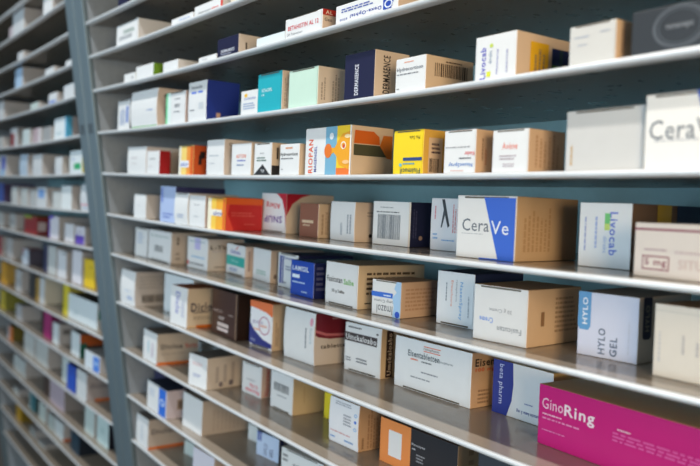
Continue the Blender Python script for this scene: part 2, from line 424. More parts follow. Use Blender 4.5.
box(5, 279.2, 298.5, 143.5, 'little white box with bold dark lettering beside the big orange-figure box', xf=305, S=(230, 206, 178),
    pr=[p('F', .3, .82, .75, .92, 1, (214, 140, 90)), t('F', 'Hydrocortison', .48, .66, .88, .14, (50, 52, 60), b=1), p('F', .08, .5, .85, .57, 1, (90, 94, 104)), p('F', .1, .16, .2, .22, 1)])
FIG = [(.47, .44), (.52, .37), (.58, .42), (.64, .46), (.70, .38), (.76, .2), (.98, .1), (.98, .88), (.82, .84), (.74, .72), (.66, .56), (.58, .56), (.52, .62), (.46, .58), (.44, .5)]
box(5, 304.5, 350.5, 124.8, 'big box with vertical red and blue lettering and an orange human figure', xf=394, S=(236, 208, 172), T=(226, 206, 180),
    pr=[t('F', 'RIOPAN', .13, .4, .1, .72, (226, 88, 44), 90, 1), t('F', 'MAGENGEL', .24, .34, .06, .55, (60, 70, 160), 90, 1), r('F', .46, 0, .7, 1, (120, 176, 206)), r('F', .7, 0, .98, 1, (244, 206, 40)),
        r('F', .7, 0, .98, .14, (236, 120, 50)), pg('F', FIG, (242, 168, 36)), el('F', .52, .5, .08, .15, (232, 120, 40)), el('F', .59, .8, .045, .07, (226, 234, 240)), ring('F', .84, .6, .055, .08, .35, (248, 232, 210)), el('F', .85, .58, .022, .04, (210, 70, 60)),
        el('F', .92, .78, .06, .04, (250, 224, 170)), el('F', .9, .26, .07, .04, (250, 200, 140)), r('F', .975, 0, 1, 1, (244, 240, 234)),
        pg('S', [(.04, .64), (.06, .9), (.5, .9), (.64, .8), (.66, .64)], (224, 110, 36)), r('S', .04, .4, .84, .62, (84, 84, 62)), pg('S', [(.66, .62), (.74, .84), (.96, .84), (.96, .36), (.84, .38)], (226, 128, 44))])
box(5, 392.7, 422.6, 129, 'bright yellow box with upside-down print and blue stripe', xf=443.5, F=(246, 214, 24), S=(240, 176, 40), T=(236, 200, 40), flap='t', bul=.012,
    pr=[t('F', 'Plu Sale', .72, .82, .34, .08, (70, 64, 30), 180), r('F', .36, .3, .98, .375, (40, 70, 130)), p('F', .36, .2, .9, .27, 1, (90, 160, 190)), t('F', 'Fluimucil', .6, .07, .66, .12, (70, 90, 80), 180, 1), el('F', .28, .21, .05, .04, (120, 190, 200)),
        r('S', .25, .03, .98, .82, (234, 206, 174)), bc('S', .3, .05, .8, .36, (60, 46, 40), 9), p('S', .4, .45, .92, .72, 3, (90, 70, 80))])
box(5, 443.3, 474.8, 129, 'white box with upside-down blue and red lettering beside the yellow box', xf=493, S=(222, 182, 140), T=(196, 120, 110), flap='t',
    pr=[t('F', 'NasenSpray', .55, .2, .75, .12, (80, 130, 200), 180, 1), p('F', .5, .31, .9, .38, 1, (110, 112, 120)), t('F', 'Kinder', .82, .45, .3, .09, (224, 110, 110), 180, 1), p('F', .06, .58, .9, .63, 1, (160, 160, 166)), p('F', .25, .04, .68, .08, 1, (214, 160, 150)), p('S', .3, .3, .5, .9, 1, (130, 96, 80), 1), p('S', .5, .2, .72, .7, 1, (180, 110, 80), 1)])
box(5, 491.5, 527.5, 128.3, 'off-white box with thin red brand lettering and long warm-lit side', xf=566, S=(214, 178, 140), T=(190, 158, 124), flap='t',
    pr=[t('F', 'Avène', .5, .62, .42, .16, (236, 130, 110)), p('F', .22, .28, .74, .42, 2, (178, 160, 170)), p('F', .32, .12, .66, .22, 2, (190, 176, 184)), p('S', .15, .12, .85, .9, 6, (170, 130, 100), 1)])
box(5, 564.5, 642.5, 104.5, 'large greyish-white box between the box with long warm-lit side and the biggest grey-lettered white one', dep=140, sb=10, F=(206, 205, 203), S=(214, 190, 160), T=(206, 192, 168), flap='t',
    pr=[p('F', .06, .1, .12, .5, 1, (200, 170, 130), 1)])
box(5, 643, 722, 87, 'big white box with grey lettering and a blue corner, cut by picture edge', dep=130, sb=6, F=(238, 236, 232), flap='t',
    pr=[t('F', 'CeraVe', .53, .52, .92, .26, (112, 118, 126), 0, 0), pg('F', [(.67, 1), (1, 1), (1, 0), (.92, 0)], (30, 70, 180)), p('F', .14, .36, .9, .39, 1, (170, 172, 178))])
# ---- sixth shelf
box(6, 133.8, 145.6, 195, 'white box closest to the upright on the sixth shelf', xf=161, S=(206, 204, 204), bul=.015, pr=[p('F', .3, .5, .6, .55, 1, (200, 204, 208))])
box(6, 159.6, 174.5, 186.8, 'tallest lavender-blue box on the sixth shelf, by the rounded white one', xf=181, F=(176, 194, 232), S=(52, 58, 110), T=(60, 64, 120), pr=[p('F', .2, .1, .85, .28, 2, (110, 130, 200)), r('F', .05, .55, .2, .95, (130, 150, 214))])
box(6, 174.7, 188, 193.5, 'white box with a rounded top edge on the sixth shelf', dep=90, bul=.04, flap='t', pr=[p('F', .25, .2, .8, .35, 2, (160, 176, 205))])
box(6, 189, 204.5, 196.2, 'white box standing directly before the orange and red box', xf=208, bul=.012, S=(212, 204, 196), pr=[p('F', .3, .68, .8, .72, 1), p('F', .3, .3, .7, .36, 1, (190, 196, 204))])
box(6, 207.2, 225, 197.8, 'long box with yellow-orange front and bright red side', xf=263, F=(248, 176, 50), S=(198, 34, 34), T=(176, 120, 60), flap='t',
    pr=[r('F', .02, 0, .22, .96, (248, 240, 214)), r('F', .22, 0, .5, .96, (250, 206, 84)), r('F', .85, 0, .99, .96, (236, 120, 40)), r('F', .12, .42, .8, .62, (244, 238, 226)), t('F', 'aktiv', .6, .5, .5, .14, (50, 80, 170), b=1),
        r('S', 0, .8, 1, 1, (224, 96, 30)), pg('S', [(0, .0), (.22, .0), (.05, .5), (.1, .8), (0, .8)], (232, 76, 56)), p('S', .15, .42, .85, .58, 2, (232, 150, 130)), p('S', .5, .16, .9, .24, 1, (228, 140, 120))])
box(6, 260.5, 285.5, 194, 'white and red box with upside-down violet lettering', y1=234, y0=231, xf=334, S=(232, 212, 190), T=(170, 40, 50), flap='b', dep=150,
    pr=[pg('F', [(.62, 1), (1, 1), (1, .1), (.96, .5), (.84, .84)], (186, 28, 52)), t('F', 'SNUP', .5, .34, .7, .18, (98, 56, 150), 180, 1), t('F', 'Allerg', .5, .7, .55, .18, (216, 60, 70), 180, 1),
        pg('S', [(0, 1), (.5, 1), (.3, .92), (.12, .75), (0, .45)], (186, 28, 52)), p('S', .35, .1, .42, .75, 1, (110, 80, 80), 1)])
box(6, 299, 317.5, 204, 'shiny copper-brown box standing against the violet-lettered box', y0=236.2, y1=238.5, xf=331, F=(140, 92, 74), S=(212, 184, 150), T=(150, 112, 88), rough=.25,
    pr=[r('F', .14, .42, .75, .5, (216, 190, 160)), p('F', .2, .3, .7, .4, 1, (210, 180, 150)), p('S', .2, .1, .5, .95, 1, (120, 90, 70), 1), p('S', .55, .1, .85, .95, 2, (130, 100, 80), 1)])
box(6, 330, 354, 202.4, 'white box with a faint dotted frame and warm-lit side with black dot', y0=239.5, y1=242.5, xf=375, S=(230, 208, 186), T=(220, 200, 180), bul=.015,
    pr=[p('F', .4, .15, .55, .5, 1, (170, 176, 186), 1), p('F', .68, .2, .9, .75, 2, (150, 156, 168), 1), el('S', .82, .16, .08, .05, (60, 50, 46)), p('S', .62, .62, .96, .78, 2, (120, 100, 90))])
box(6, 372, 409.5, 202.4, 'white box with a large grey barcode and dark navy side', y0=243.8, y1=247.6, xf=430, S=(34, 40, 78), T=(44, 50, 88),
    pr=[bc('F', .14, .14, .76, .7, (98, 110, 122), 22), p('F', .1, .73, .8, .78, 1, (90, 96, 104)), p('F', .2, .84, .7, .88, 1, (150, 156, 162)), r('F', .955, .0, 1, 1, (228, 214, 196)), p('S', .1, .2, .35, .85, 2, (120, 120, 160), 1), el('S', .55, .2, .1, .05, (190, 160, 140))])
box(6, 429.8, 459, 199, 'white box picturing a black pen, tucked beside the blue and white box', y0=249.6, y1=252.5, dep=90, F=(238, 234, 236), bul=.01,
    pr=[pg('F', [(.36, .98), (.46, .98), (.66, .48), (.6, .44), (.44, .78)], (50, 50, 56)), pg('F', [(.44, .78), (.5, .7), (.4, .44), (.36, .44)], (70, 72, 80)), p('F', .12, .6, .2, .9, 1, (224, 130, 140), 1), p('F', .74, .35, .96, .92, 3, (226, 150, 150), 1), p('F', .1, .2, .3, .34, 2, (140, 180, 220)), p('F', .4, .18, .9, .22, 1, (120, 170, 220))])
box(6, 455.5, 514.5, 196.6, 'large white and blue box with a broad warm-lit side, letters crossing both colours', y0=256.6, y1=262.4, xf=579, S=(204, 166, 118), T=(190, 156, 116), F=(236, 236, 236), flap='t',
    pr=[pg('F', [(.47, .97), (.985, .97), (.985, .0), (.73, .0)], (38, 96, 214)), t('F', 'Cera', .335, .53, .46, .2, (108, 116, 128), 0), t('F', 'Ve', .745, .505, .29, .21, (232, 238, 248), 0), p('F', .1, .38, .55, .4, 1, (170, 174, 180)), r('F', .42, 0, .76, .02, (38, 96, 214)),
        p('S', .1, .15, .55, .85, 7, (178, 138, 96), 1)])
box(6, 577.5, 629.5, 203.7, 'blurry white box with vertical blue lettering reading downwards and a green patch', y0=265.8, y1=270.8, dep=235, S=(120, 96, 74), T=(120, 96, 74), F=(232, 234, 236),
    pr=[t('F', 'Livocab', .67, .53, .15, .66, (92, 116, 210), -90, 1), r('F', .5, .68, .6, .84, (110, 200, 110)), r('F', .5, .58, .6, .68, (200, 224, 110)), t('F', 'direkt', .52, .36, .07, .26, (160, 180, 220), -90), p('F', .3, .3, .38, .8, 1, (170, 184, 226), 1), p('F', .1, .25, .16, .85, 1, (170, 178, 216), 1),
        r('S', .25, .55, .4, 1, (190, 160, 40)), r('S', .46, .5, 1, 1, (30, 36, 76))])
box(6, 633.5, 728, 226.4, 'blurry pinkish-white box with a maroon framed mark, cut by picture edge', y0=275.6, y1=291.5, F=(238, 226, 216), dep=80, T=(226, 206, 190),
    pr=[r('F', 0, .86, 1, .9, (150, 70, 90)), r('F', .1, .14, .4, .4, (150, 60, 80)), r('F', .112, .165, .388, .375, (238, 226, 216)), t('F', '5 mg', .25, .27, .24, .16, (150, 60, 80), 0, 1), p('F', .12, .48, .38, .54, 1, (190, 160, 166)), t('F', 'SITUS', .66, .28, .32, .17, (222, 196, 186), 0, 0), p('F', .46, .44, .9, .54, 1, (220, 200, 196))])
# ---- seventh shelf
box(7, 134.8, 147, 229, 'narrow white box closest to the upright on the seventh shelf', y0=255.5, y1=258.5, xf=151, S=(110, 108, 112), flap='t', pr=[p('F', .2, .45, .7, .85, 4, (180, 196, 220))])
box(7, 147.8, 170.5, 233, 'white box with a small grey barcode, arrows printed on its side', y0=258.5, y1=264.5, xf=190, S=(212, 200, 188), flap='b',
    pr=[bc('F', .3, .3, .68, .52, (90, 96, 100), 9), p('F', .08, .78, .9, .86, 1, (160, 180, 176)), t('S', '^', .35, .8, .18, .12, BLK, b=1), p('S', .25, .1, .5, .4, 2, (110, 100, 96)), r('S', .3, .62, .4, .7, BLK)])
box(7, 187, 207, 239.5, 'white box with a violet patch, black lettering on its greyish side', y0=266.8, y1=271.8, xf=244, S=(216, 202, 190),
    pr=[r('F', .36, .62, .64, .98, (196, 190, 234)), p('F', .1, .84, .9, .9, 1, (140, 170, 190)), p('F', .22, .34, .9, .42, 1, (130, 180, 220)), p('F', .1, .12, .92, .2, 1, (70, 70, 80)), r('F', .02, .1, .08, .22, (220, 60, 50)), t('S', 'L-Thyrox', .52, .72, .9, .17, (58, 50, 48), 0, 1), p('S', .2, .1, .5, .16, 1, (90, 80, 76)), p('S', .12, .6, .9, .64, 1, (160, 150, 190))])
box(7, 226, 244.5, 247, 'white box with a broad turquoise band across its front', y0=272.3, y1=278, xf=253, S=(214, 190, 172), flap='b',
    pr=[r('F', .02, .3, .98, .62, (34, 170, 160)), t('F', 'Otriven', .48, .76, .5, .14, (70, 80, 180), 0, 1), t('F', 'Baby', .5, .45, .36, .1, (180, 230, 226)), p('F', .2, .1, .75, .24, 2, (90, 130, 190)), pg('F', [(.5, .84), (.56, .84), (.66, .96), (.62, .96)], (220, 90, 80)), r('S', .4, .2, .7, .85, (168, 142, 132))])
box(7, 252.7, 269.5, 251, 'plain white box with faint green print beside the turquoise-banded box', y0=278.3, y1=284, xf=279, S=(220, 198, 176), pr=[p('F', .2, .18, .9, .34, 2, (130, 176, 160)), el('S', .6, .2, .16, .07, (110, 90, 80))])
box(7, 277.5, 297, 256, 'white box with a navy stripe, partly hidden by the glossy blue box', y0=285.4, y1=291, sb=18, xf=308, S=(34, 40, 84), T=(34, 40, 84), flap='t',
    pr=[r('F', .1, .1, .2, .92, (46, 66, 150)), r('F', .24, .1, .3, .92, (46, 66, 150)), t('F', 'Pantoprazol', .62, .86, .6, .08, (60, 80, 160), 0, 1), p('F', .4, .5, .9, .66, 2, (120, 130, 160)), p('F', .3, .1, .5, .18, 1, (70, 80, 110))])
box(7, 290, 313, 263.5, 'glossy deep blue box with white capital lettering', y0=293.6, y1=299.6, xf=327, F=(28, 72, 176), S=(26, 36, 92), T=(24, 40, 110), rough=.25,
    pr=[t('F', 'LAMISIL', .43, .78, .7, .14, (222, 236, 250), 0, 1), r('F', .08, .5, .4, .6, (222, 236, 250)), p('F', .08, .34, .8, .42, 1, (180, 208, 240)), p('F', .5, .1, .85, .17, 1, (180, 208, 240)), p('S', .2, .2, .9, .92, 5, (140, 140, 170))])
box(7, 325, 357, 266, 'white box with black and light green lettering beside the glossy blue box', y0=302.2, y1=310, xf=425, S=(226, 200, 160), T=(220, 200, 170), bul=.008, flap='b',
    pr=[t('F', 'Fusicutan', .3, .6, .48, .14, (50, 50, 56), 0, 1), t('F', 'Salbe', .74, .58, .3, .13, (120, 190, 90), 0, 1), t('F', '30 g Salbe', .42, .32, .4, .1, (70, 70, 76)),
        p('S', .12, .3, .9, .86, 5, (90, 74, 56)), p('S', .1, .1, .22, .16, 1, (40, 34, 30))])
box(7, 371.3, 400.3, 283, 'white and blue box with large upside-down grey lettering', y0=313.6, y1=319.2, xf=440, S=(218, 178, 142), T=(200, 168, 140), flap='t',
    pr=[t('F', 'Imazol', .46, .18, .54, .24, (100, 104, 112), 180, 0), t('F', 'comp Creme', .46, .42, .72, .11, (110, 116, 126), 180), r('F', 0, .52, .73, .66, (50, 110, 214)), p('F', .42, .54, .68, .62, 1, (220, 232, 250)),
        pg('F', [(.74, 0), (1, 0), (1, 1), (.85, 1), (.78, .8), (.86, .7), (.72, .55), (.78, .3)], (168, 204, 238)), el('F', .9, .095, .08, .09, (30, 80, 200)), p('S', .1, .18, .92, .84, 6, (180, 136, 108))])
box(7, 436, 473, 275, 'tall white box with vertical blue lettering, half hidden by a wide box', y0=322.7, y1=330.2, xf=524, S=(40, 50, 92), T=(44, 54, 96), bul=.006, flap='b', F=(232, 236, 240),
    pr=[t('F', 'NasenSpray', .66, .48, .1, .7, (126, 178, 226), -90, 1), t('F', 'Erwachsene', .42, .6, .06, .48, (232, 160, 140), -90), t('F', 'ratiopharm', .54, .66, .06, .4, (150, 156, 166), -90), p('F', .24, .45, .3, .9, 1, (150, 160, 172), 1), p('F', .84, .2, .9, .68, 1, (180, 186, 196), 1)])
box(7, 472.3, 526, 290.8, 'wide white box with upside-down blue and grey lettering and warm-lit side', y0=338, y1=348.8, xf=582, S=(222, 184, 142), T=(196, 158, 118), flap='t',
    pr=[t('F', 'Fusicutan', .69, .25, .44, .1, (150, 154, 160), 180, 1), t('F', 'Creme', .26, .38, .26, .1, (130, 165, 235), 180, 1), t('F', '30 g Creme', .52, .58, .42, .09, (170, 172, 178), 180), p('S', .5, .2, .95, .86, 8, (136, 104, 76)), r('S', .24, .35, .3, .6, (150, 116, 84))])
box(7, 576.5, 636.5, 298.5, 'lavender-white box with vertical blue-grey lettering and a light blue tab', y0=353.5, y1=365.2, xf=657, F=(216, 220, 240), S=(206, 196, 184), T=(190, 180, 170), flap=None,
    pr=[pg('F', [(.0, 1), (.22, 1), (.22, .46), (.18, .4), (.04, .4), (.0, .46)], (92, 156, 210)), t('F', 'HYLO', .12, .7, .09, .42, (238, 242, 248), 90, 1), t('F', 'HYLO', .42, .26, .12, .4, (84, 100, 128), 90, 1), t('F', 'GEL', .62, .2, .12, .3, (84, 100, 128), 90, 1), p('F', .84, .12, .88, .7, 1, (206, 210, 226), 1),
        pg('S', [(.24, 1), (.76, 1), (.76, .4), (.66, .36), (.34, .36), (.24, .4)], (30, 36, 64)), t('S', 'HYLO', .5, .68, .24, .4, (140, 136, 120), 90, 1)])
box(7, 652, 716, 312, 'blurry cream-white box with faint vertical print at the shelf end', y0=375.3, y1=389.5, F=(234, 226, 214), dep=120, T=(200, 160, 120),
    pr=[p('F', .06, .2, .14, .78, 1, (214, 210, 206), 1), p('F', .44, .36, .52, .62, 1, (196, 190, 188), 1), p('F', .66, .36, .74, .6, 1, (196, 190, 188), 1), r('F', 0, .9, 1, .915, (216, 210, 200))])
# ---- eighth shelf
box(8, 121, 135, 272.5, 'white box with a bulging front and grey barcoded side, beside the upright', y0=302.3, y1=307.4, xf=172, S=(196, 190, 186), bul=.035, pr=[p('F', .3, .38, .8, .44, 1, (190, 210, 236)), p('F', .5, .16, .9, .28, 2, (120, 160, 220)), p('S', .1, .5, .9, .9, 4, (150, 146, 144)), bc('S', .18, .12, .98, .34, (80, 78, 78), 22)])
box(8, 163.6, 192, 280, 'white box standing behind the orange-topped box on the eighth shelf', y0=310.4, y1=320, dep=80, F=(226, 232, 236))
box(8, 170, 186.5, 289, 'box with vertical violet lettering, orange top and orange-striped warm-lit side', y0=322.7, y1=328.8, xf=219, S=(226, 206, 176), T=(176, 92, 36), bul=.01,
    pr=[t('F', 'Diclo', .45, .58, .26, .56, (110, 116, 196), -90, 1), p('F', .66, .25, .84, .75, 2, (170, 176, 205), 1), t('S', 'Diclo', .45, .52, .66, .22, (46, 48, 84), 0, 1), p('S', .2, .36, .75, .42, 1, (90, 84, 90)), p('S', .2, .2, .9, .3, 2, (120, 108, 100)), r('S', .3, .0, 1, .07, (232, 120, 30)), r('S', .0, .02, .3, .05, (240, 200, 150))])
box(8, 211, 236, 295, 'dark chocolate-brown box with tiny pale print and a light seam', y0=331.2, y1=341.6, xf=256, F=(66, 38, 33), S=(42, 26, 22), T=(50, 34, 30), rough=.3,
    pr=[t('F', 'VAGISAN', .24, .52, .36, .06, (205, 180, 170)), p('F', .68, .48, .88, .52, 1, (190, 170, 160)), p('F', .3, .34, .56, .42, 2, (220, 205, 200)), r('F', .26, .2, .7, .28, (214, 196, 190)), r('F', .26, .1, .68, .17, (226, 206, 202)), r('F', .955, .02, .985, 1, (150, 120, 96))])
box(8, 249.3, 271.5, 305, 'white box with an orange-red top band and navy corner', y0=344.4, y1=351.7, xf=286, F=(240, 240, 244), S=(226, 196, 158), T=(226, 120, 60), flap='b',
    pr=[pg('F', [(.0, 1), (1, 1), (1, .72), (.7, .8), (.3, .84), (0, .86)], (236, 122, 70)), pg('F', [(0, .05), (1, .05), (1, .14), (.6, .2), (.2, .36), (0, .52)], (44, 52, 130)), t('F', 'gastro', .36, .54, .46, .09, (150, 130, 170)), t('F', 'zepin', .62, .48, .3, .09, (236, 140, 90)), ring('F', .66, .5, .24, .2, .12, (190, 120, 150)), p('F', .2, .36, .6, .42, 1, (240, 170, 130)), t('F', 'Akut', .18, .15, .2, .08, (200, 206, 230)), p('S', .2, .1, .5, .6, 2, (110, 90, 76), 1)])
box(8, 284, 314, 314, 'white box with a bulging front and maroon panel on its side', y0=356, y1=366.4, xf=352, S=(216, 206, 198), T=(200, 190, 186), bul=.03,
    pr=[t('F', 'Isosorb', .9, .55, .08, .3, (170, 190, 200), -90), p('F', .7, .3, .78, .8, 1, (120, 124, 136), 1), el('F', .9, .82, .05, .08, (226, 160, 180)), pg('S', [(0, 1), (1, 1), (1, .52), (.8, .5), (.4, .5), (.1, .54), (0, .58)], (126, 28, 50)), pg('S', [(0, .64), (.3, .56), (.7, .54), (1, .56), (1, .6), (.7, .59), (.3, .61), (0, .69)], (206, 120, 130)), t('S', 'tabletten', .55, .36, .8, .08, (60, 54, 56), 0, 1), p('S', .45, .86, .9, .92, 1, (180, 110, 120))])
box(8, 344, 380, 329.5, 'white box with a black-banded name and a black vertical band on its side', y0=369, y1=379.8, xf=398, S=(226, 194, 146), T=(210, 184, 150), bul=.012, flap='b',
    pr=[r('F', .0, .62, .9, .8, (56, 46, 46)), t('F', 'Umckaloabo', .46, .71, .84, .12, (232, 230, 230), 0, 1), p('F', .1, .88, .5, .94, 1, (90, 90, 96)), el('F', .9, .87, .03, .02, (60, 60, 66)), p('F', .05, .2, .22, .3, 2, (110, 114, 124)), p('F', .35, .2, .68, .32, 2, (120, 124, 134)),
        r('S', .3, .02, .72, .96, (50, 32, 30)), t('S', 'Umckaloabo', .52, .48, .26, .84, (232, 212, 188), 90, 1), p('S', .8, .1, .96, .8, 2, (110, 80, 60), 1)])
box(8, 394, 470, 353.7, 'very wide white box with grey and orange lettering and a slit along its foot', y0=384.6, y1=409.4, xf=495, S=(224, 178, 130), T=(206, 170, 134), bul=.008, flap='b', F=(238, 240, 242),
    pr=[t('F', 'Eisentabletten', .4, .72, .42, .12, (84, 98, 106), 0, 1), t('F', 'ratiopharm', .68, .69, .2, .06, (130, 140, 150)), t('F', 'ratiopharm', .5, .86, .2, .06, (110, 90, 90)), r('F', .4, .9, .62, .915, (232, 110, 60)), r('F', .4, .81, .62, .825, (232, 110, 60)), p('F', .23, .59, .36, .64, 1, (234, 110, 60)), p('F', .38, .58, .56, .63, 1, (110, 116, 124)), p('F', .38, .38, .62, .43, 1, (150, 154, 164)), p('F', .24, .25, .62, .3, 1, (160, 164, 172)),
        t('S', 'Eisen', .56, .82, .86, .14, (54, 44, 44), 0, 1), t('S', '100 mg', .58, .68, .86, .09, (232, 110, 60), 0, 1), p('S', .3, .06, .95, .34, 4, (130, 100, 80))])
box(8, 491.8, 551, 374, 'glossy blue and white box with downward white script, beside the magenta box', y0=411, y1=431, xf=582, S=(228, 186, 92), T=(216, 180, 110), rough=.28,
    pr=[pg('F', [(0, 0), (.26, 0), (.34, .3), (.36, .6), (.34, 1), (0, 1)], (36, 52, 142)), t('F', 'beta pharm', .14, .56, .1, .74, (206, 214, 240), -90, 0), t('F', 'Rosuvastatin beta 5 mg', .68, .16, .5, .08, (70, 80, 150), 180, 1), p('F', .56, .3, .74, .34, 1, (120, 130, 180))])
box(8, 537, 722, 437, 'long magenta box with white lettering, the largest at the shelf front', y0=442.5, y1=512, dep=70, F=(202, 34, 128), S=(196, 34, 124), T=(238, 190, 124), rough=.24,  # tan top T: a warm reflection put into the colour
    pr=[t('F', 'Gino', .093, .7, .137, .18, (238, 200, 226), 0, 0), t('F', 'Ring', .262, .655, .185, .24, (244, 226, 238), 0, 1), p('F', .03, .5, .2, .55, 1, (238, 190, 220)), p('F', .03, .43, .34, .48, 1, (226, 140, 194)), p('F', .03, .24, .24, .28, 1, (222, 120, 184)), p('F', .46, .44, .93, .6, 3, (218, 90, 166)), p('F', .485, .62, .56, .66, 1, (244, 220, 236))])
# ---- ninth shelf
box(9, 143, 156.3, 334.5, 'white box with grey and red lettering on its warm-lit side and orange foot band', y0=358, y1=365.6, xf=199, S=(208, 192, 176), T=(128, 122, 118), bul=.01,
    pr=[p('F', .3, .3, .5, .8, 1, (160, 200, 215), 1), p('F', .6, .2, .8, .8, 1, (190, 170, 190), 1), t('S', 'Diclox', .36, .58, .52, .16, (66, 68, 80), 0, 1), t('S', 'forte', .82, .58, .3, .16, (214, 90, 80), 0, 1), r('S', .0, .0, .86, .08, (232, 118, 34)), p('S', .1, .3, .8, .38, 1, (160, 148, 140))])
box(9, 196, 217, 348, 'white box standing at the back behind the grey-topped box', y0=352, y1=357, F=(222, 230, 234), dep=60, S=(200, 206, 210), pr=[p('F', .1, .2, .9, .4, 2, (140, 190, 190))])
box(9, 188.3, 206, 358.8, 'white box with pale diagrams on its sunlit beige side, ninth shelf', y0=383.7, y1=390.3, xf=246, S=(218, 204, 188), T=(120, 118, 116),
    pr=[p('F', .2, .66, .75, .78, 2, (226, 190, 190)), p('F', .25, .3, .7, .42, 2, (150, 160, 200)), r('S', .22, .2, .3, .7, (192, 181, 172)), r('S', .42, .2, .5, .75, (192, 181, 172)), r('S', .62, .2, .7, .8, (192, 181, 172)), el('S', .36, .14, .05, .08, (130, 120, 124)), el('S', .62, .16, .06, .09, (120, 112, 118))])
box(9, 241.7, 260.8, 367.6, 'white box with upside-down red lettering and a red-lettered side', y0=391, y1=399.2, xf=272, S=(226, 196, 186), flap='t',
    pr=[t('F', 'Neurexan', .56, .13, .7, .13, (222, 50, 80), 180, 1), t('F', 'N. Plus', .62, .3, .4, .12, (222, 50, 80), 180, 1), p('F', .25, .44, .7, .52, 1, (170, 172, 180)), t('S', 'Neurexan', .55, .5, .5, .86, (190, 50, 60), 90, 1)])
box(9, 270, 292, 378, 'white box with a dark barcode and a long cream side', y0=406, y1=416.3, xf=326, S=(226, 196, 146), T=(206, 180, 138), flap='b', pr=[bc('F', .16, .5, .82, .72, (90, 96, 102), 14), p('F', .3, .36, .8, .42, 1, (150, 154, 162)), p('S', .32, .3, .37, .85, 1, (176, 142, 100), 1)])
box(9, 323.6, 332.5, 395, 'bright yellow box half hidden behind the bulging white box', y0=417.5, y1=421, xf=368, F=(240, 212, 30), S=(240, 206, 30))
box(9, 329, 358, 406.5, 'white box with a bulging front, blue dots and a warm-lit text-covered side', y0=439.5, y1=453, xf=386, S=(206, 158, 112), T=(190, 150, 112), bul=.025, F=(240, 240, 244),
    pr=[p('F', .2, .86, .75, .95, 2, (160, 164, 174)), p('F', .5, .46, .8, .72, 4, (150, 154, 166)), ring('F', .9, .76, .05, .04, .4, (150, 190, 236)), el('F', .9, .62, .04, .03, (60, 120, 220)), ring('F', .9, .46, .05, .04, .4, (150, 190, 236)), p('F', .06, .24, .92, .29, 1, (214, 150, 150)), p('F', .06, .1, .28, .16, 1, (90, 150, 220)), p('F', .55, .1, .92, .17, 1, (120, 160, 210)),
        p('S', .08, .06, .22, .4, 1, (110, 74, 50), 1), p('S', .3, .05, .95, .95, 6, (150, 104, 74), 1)])
box(9, 379.5, 456, 446.5, 'orange and black box with a white square on the orange part', y0=459.8, y1=495, xf=480, F=(44, 44, 50), S=(226, 178, 130), T=(90, 60, 40), rough=.35,
    pr=[r('F', .0, 0, .42, 1, (240, 146, 76)), r('F', .12, .2, .3, .78, (238, 236, 236)), t('F', 'Revolyte', .52, .66, .17, .07, (205, 205, 210)), p('F', .44, .54, .5, .6, 1, (190, 190, 196)), p('F', .5, .3, .62, .5, 3, (150, 150, 156)), p('S', .5, .1, .8, .9, 4, (150, 110, 80))])
box(9, 475, 530, 470, 'dark box with a light blue streak barely showing below the shelf edge', dep=80, sb=12, F=(50, 56, 66), T=(150, 190, 220))
# ---- tenth shelf
box(10, 153.5, 164.5, 374, 'navy box standing at the back of the tenth shelf near the upright', sb=52, F=(34, 38, 78), dep=60, pr=[r('F', .1, .05, .9, .3, (206, 210, 226))])
box(10, 146.8, 165.6, 391.5, 'white box with a blue stripe, lilac side and navy top', y0=406.2, y1=420, xf=186, keep=True, S=(216, 206, 216), T=(34, 46, 74), pr=[r('F', .62, .02, .98, .98, (44, 110, 214)), ring('F', .8, .5, .11, .12, .35, (214, 230, 250)), p('F', .12, .5, .5, .8, 3, (190, 204, 224)), r('S', .56, .3, .86, .66, (170, 148, 130)), r('S', .64, .36, .8, .6, (120, 104, 96))])
box(10, 182.3, 201.3, 401.8, 'big white box with a long plain grey-brown side, front corner in the light', y0=424.7, y1=436.8, xf=251, S=(206, 190, 174), T=(150, 140, 130), bul=.0, pr=[p('S', .2, .1, .95, .9, 9, (188, 172, 158), 1)])
box(10, 248, 257, 427.5, 'little white box at the back, behind the light blue box', y0=438.8, y1=442, F=(222, 226, 226), dep=50)
box(10, 256.2, 278, 440, 'light blue box with two rows of dark vertical lettering', y0=453.6, y1=463, xf=284, F=(196, 214, 242), S=(120, 110, 120), T=(150, 160, 190), pr=[t('F', 'HYLO', .42, .36, .16, .46, (60, 72, 120), 90, 1), t('F', 'GEL', .68, .3, .16, .36, (60, 72, 120), 90, 1), r('F', .04, .62, .22, 1, (54, 84, 170)), t('F', 'HYLO', .13, .8, .1, .3, (226, 234, 248), 90), r('S', .2, .5, .8, .95, (34, 40, 90))])
box(10, 280.5, 322, 465.5, 'white box with a pale barcode, mostly below the picture edge', y0=476, y1=497, F=(228, 232, 234), dep=100, flap='t', pr=[bc('F', .3, .2, .85, .62, (130, 136, 142), 14), p('F', .05, .55, .2, .85, 2, (120, 126, 134))])
# ---- eleventh shelf
box(11, 136, 147.6, 420.5, 'white and grey box with an orange foot band, lowest beside the upright', y0=442, y1=450.2, xf=187, S=(196, 182, 170), T=(120, 114, 110), bul=.01, pr=[p('F', .4, .2, .6, .8, 1, (190, 200, 215), 1), t('S', 'Diclox', .42, .58, .66, .17, (84, 84, 94), 0, 1), r('S', 0, 0, 1, .08, (232, 118, 34))])
box(11, 184, 193.5, 444.5, 'small grey-green box at the back of the lowest shelf', y0=453, y1=458, F=(206, 218, 214), dep=50)
box(11, 192, 213, 458.5, 'lilac-white box cut by the bottom picture edge on the lowest shelf', y0=481, y1=495, F=(230, 226, 238), S=(210, 186, 166), dep=90)
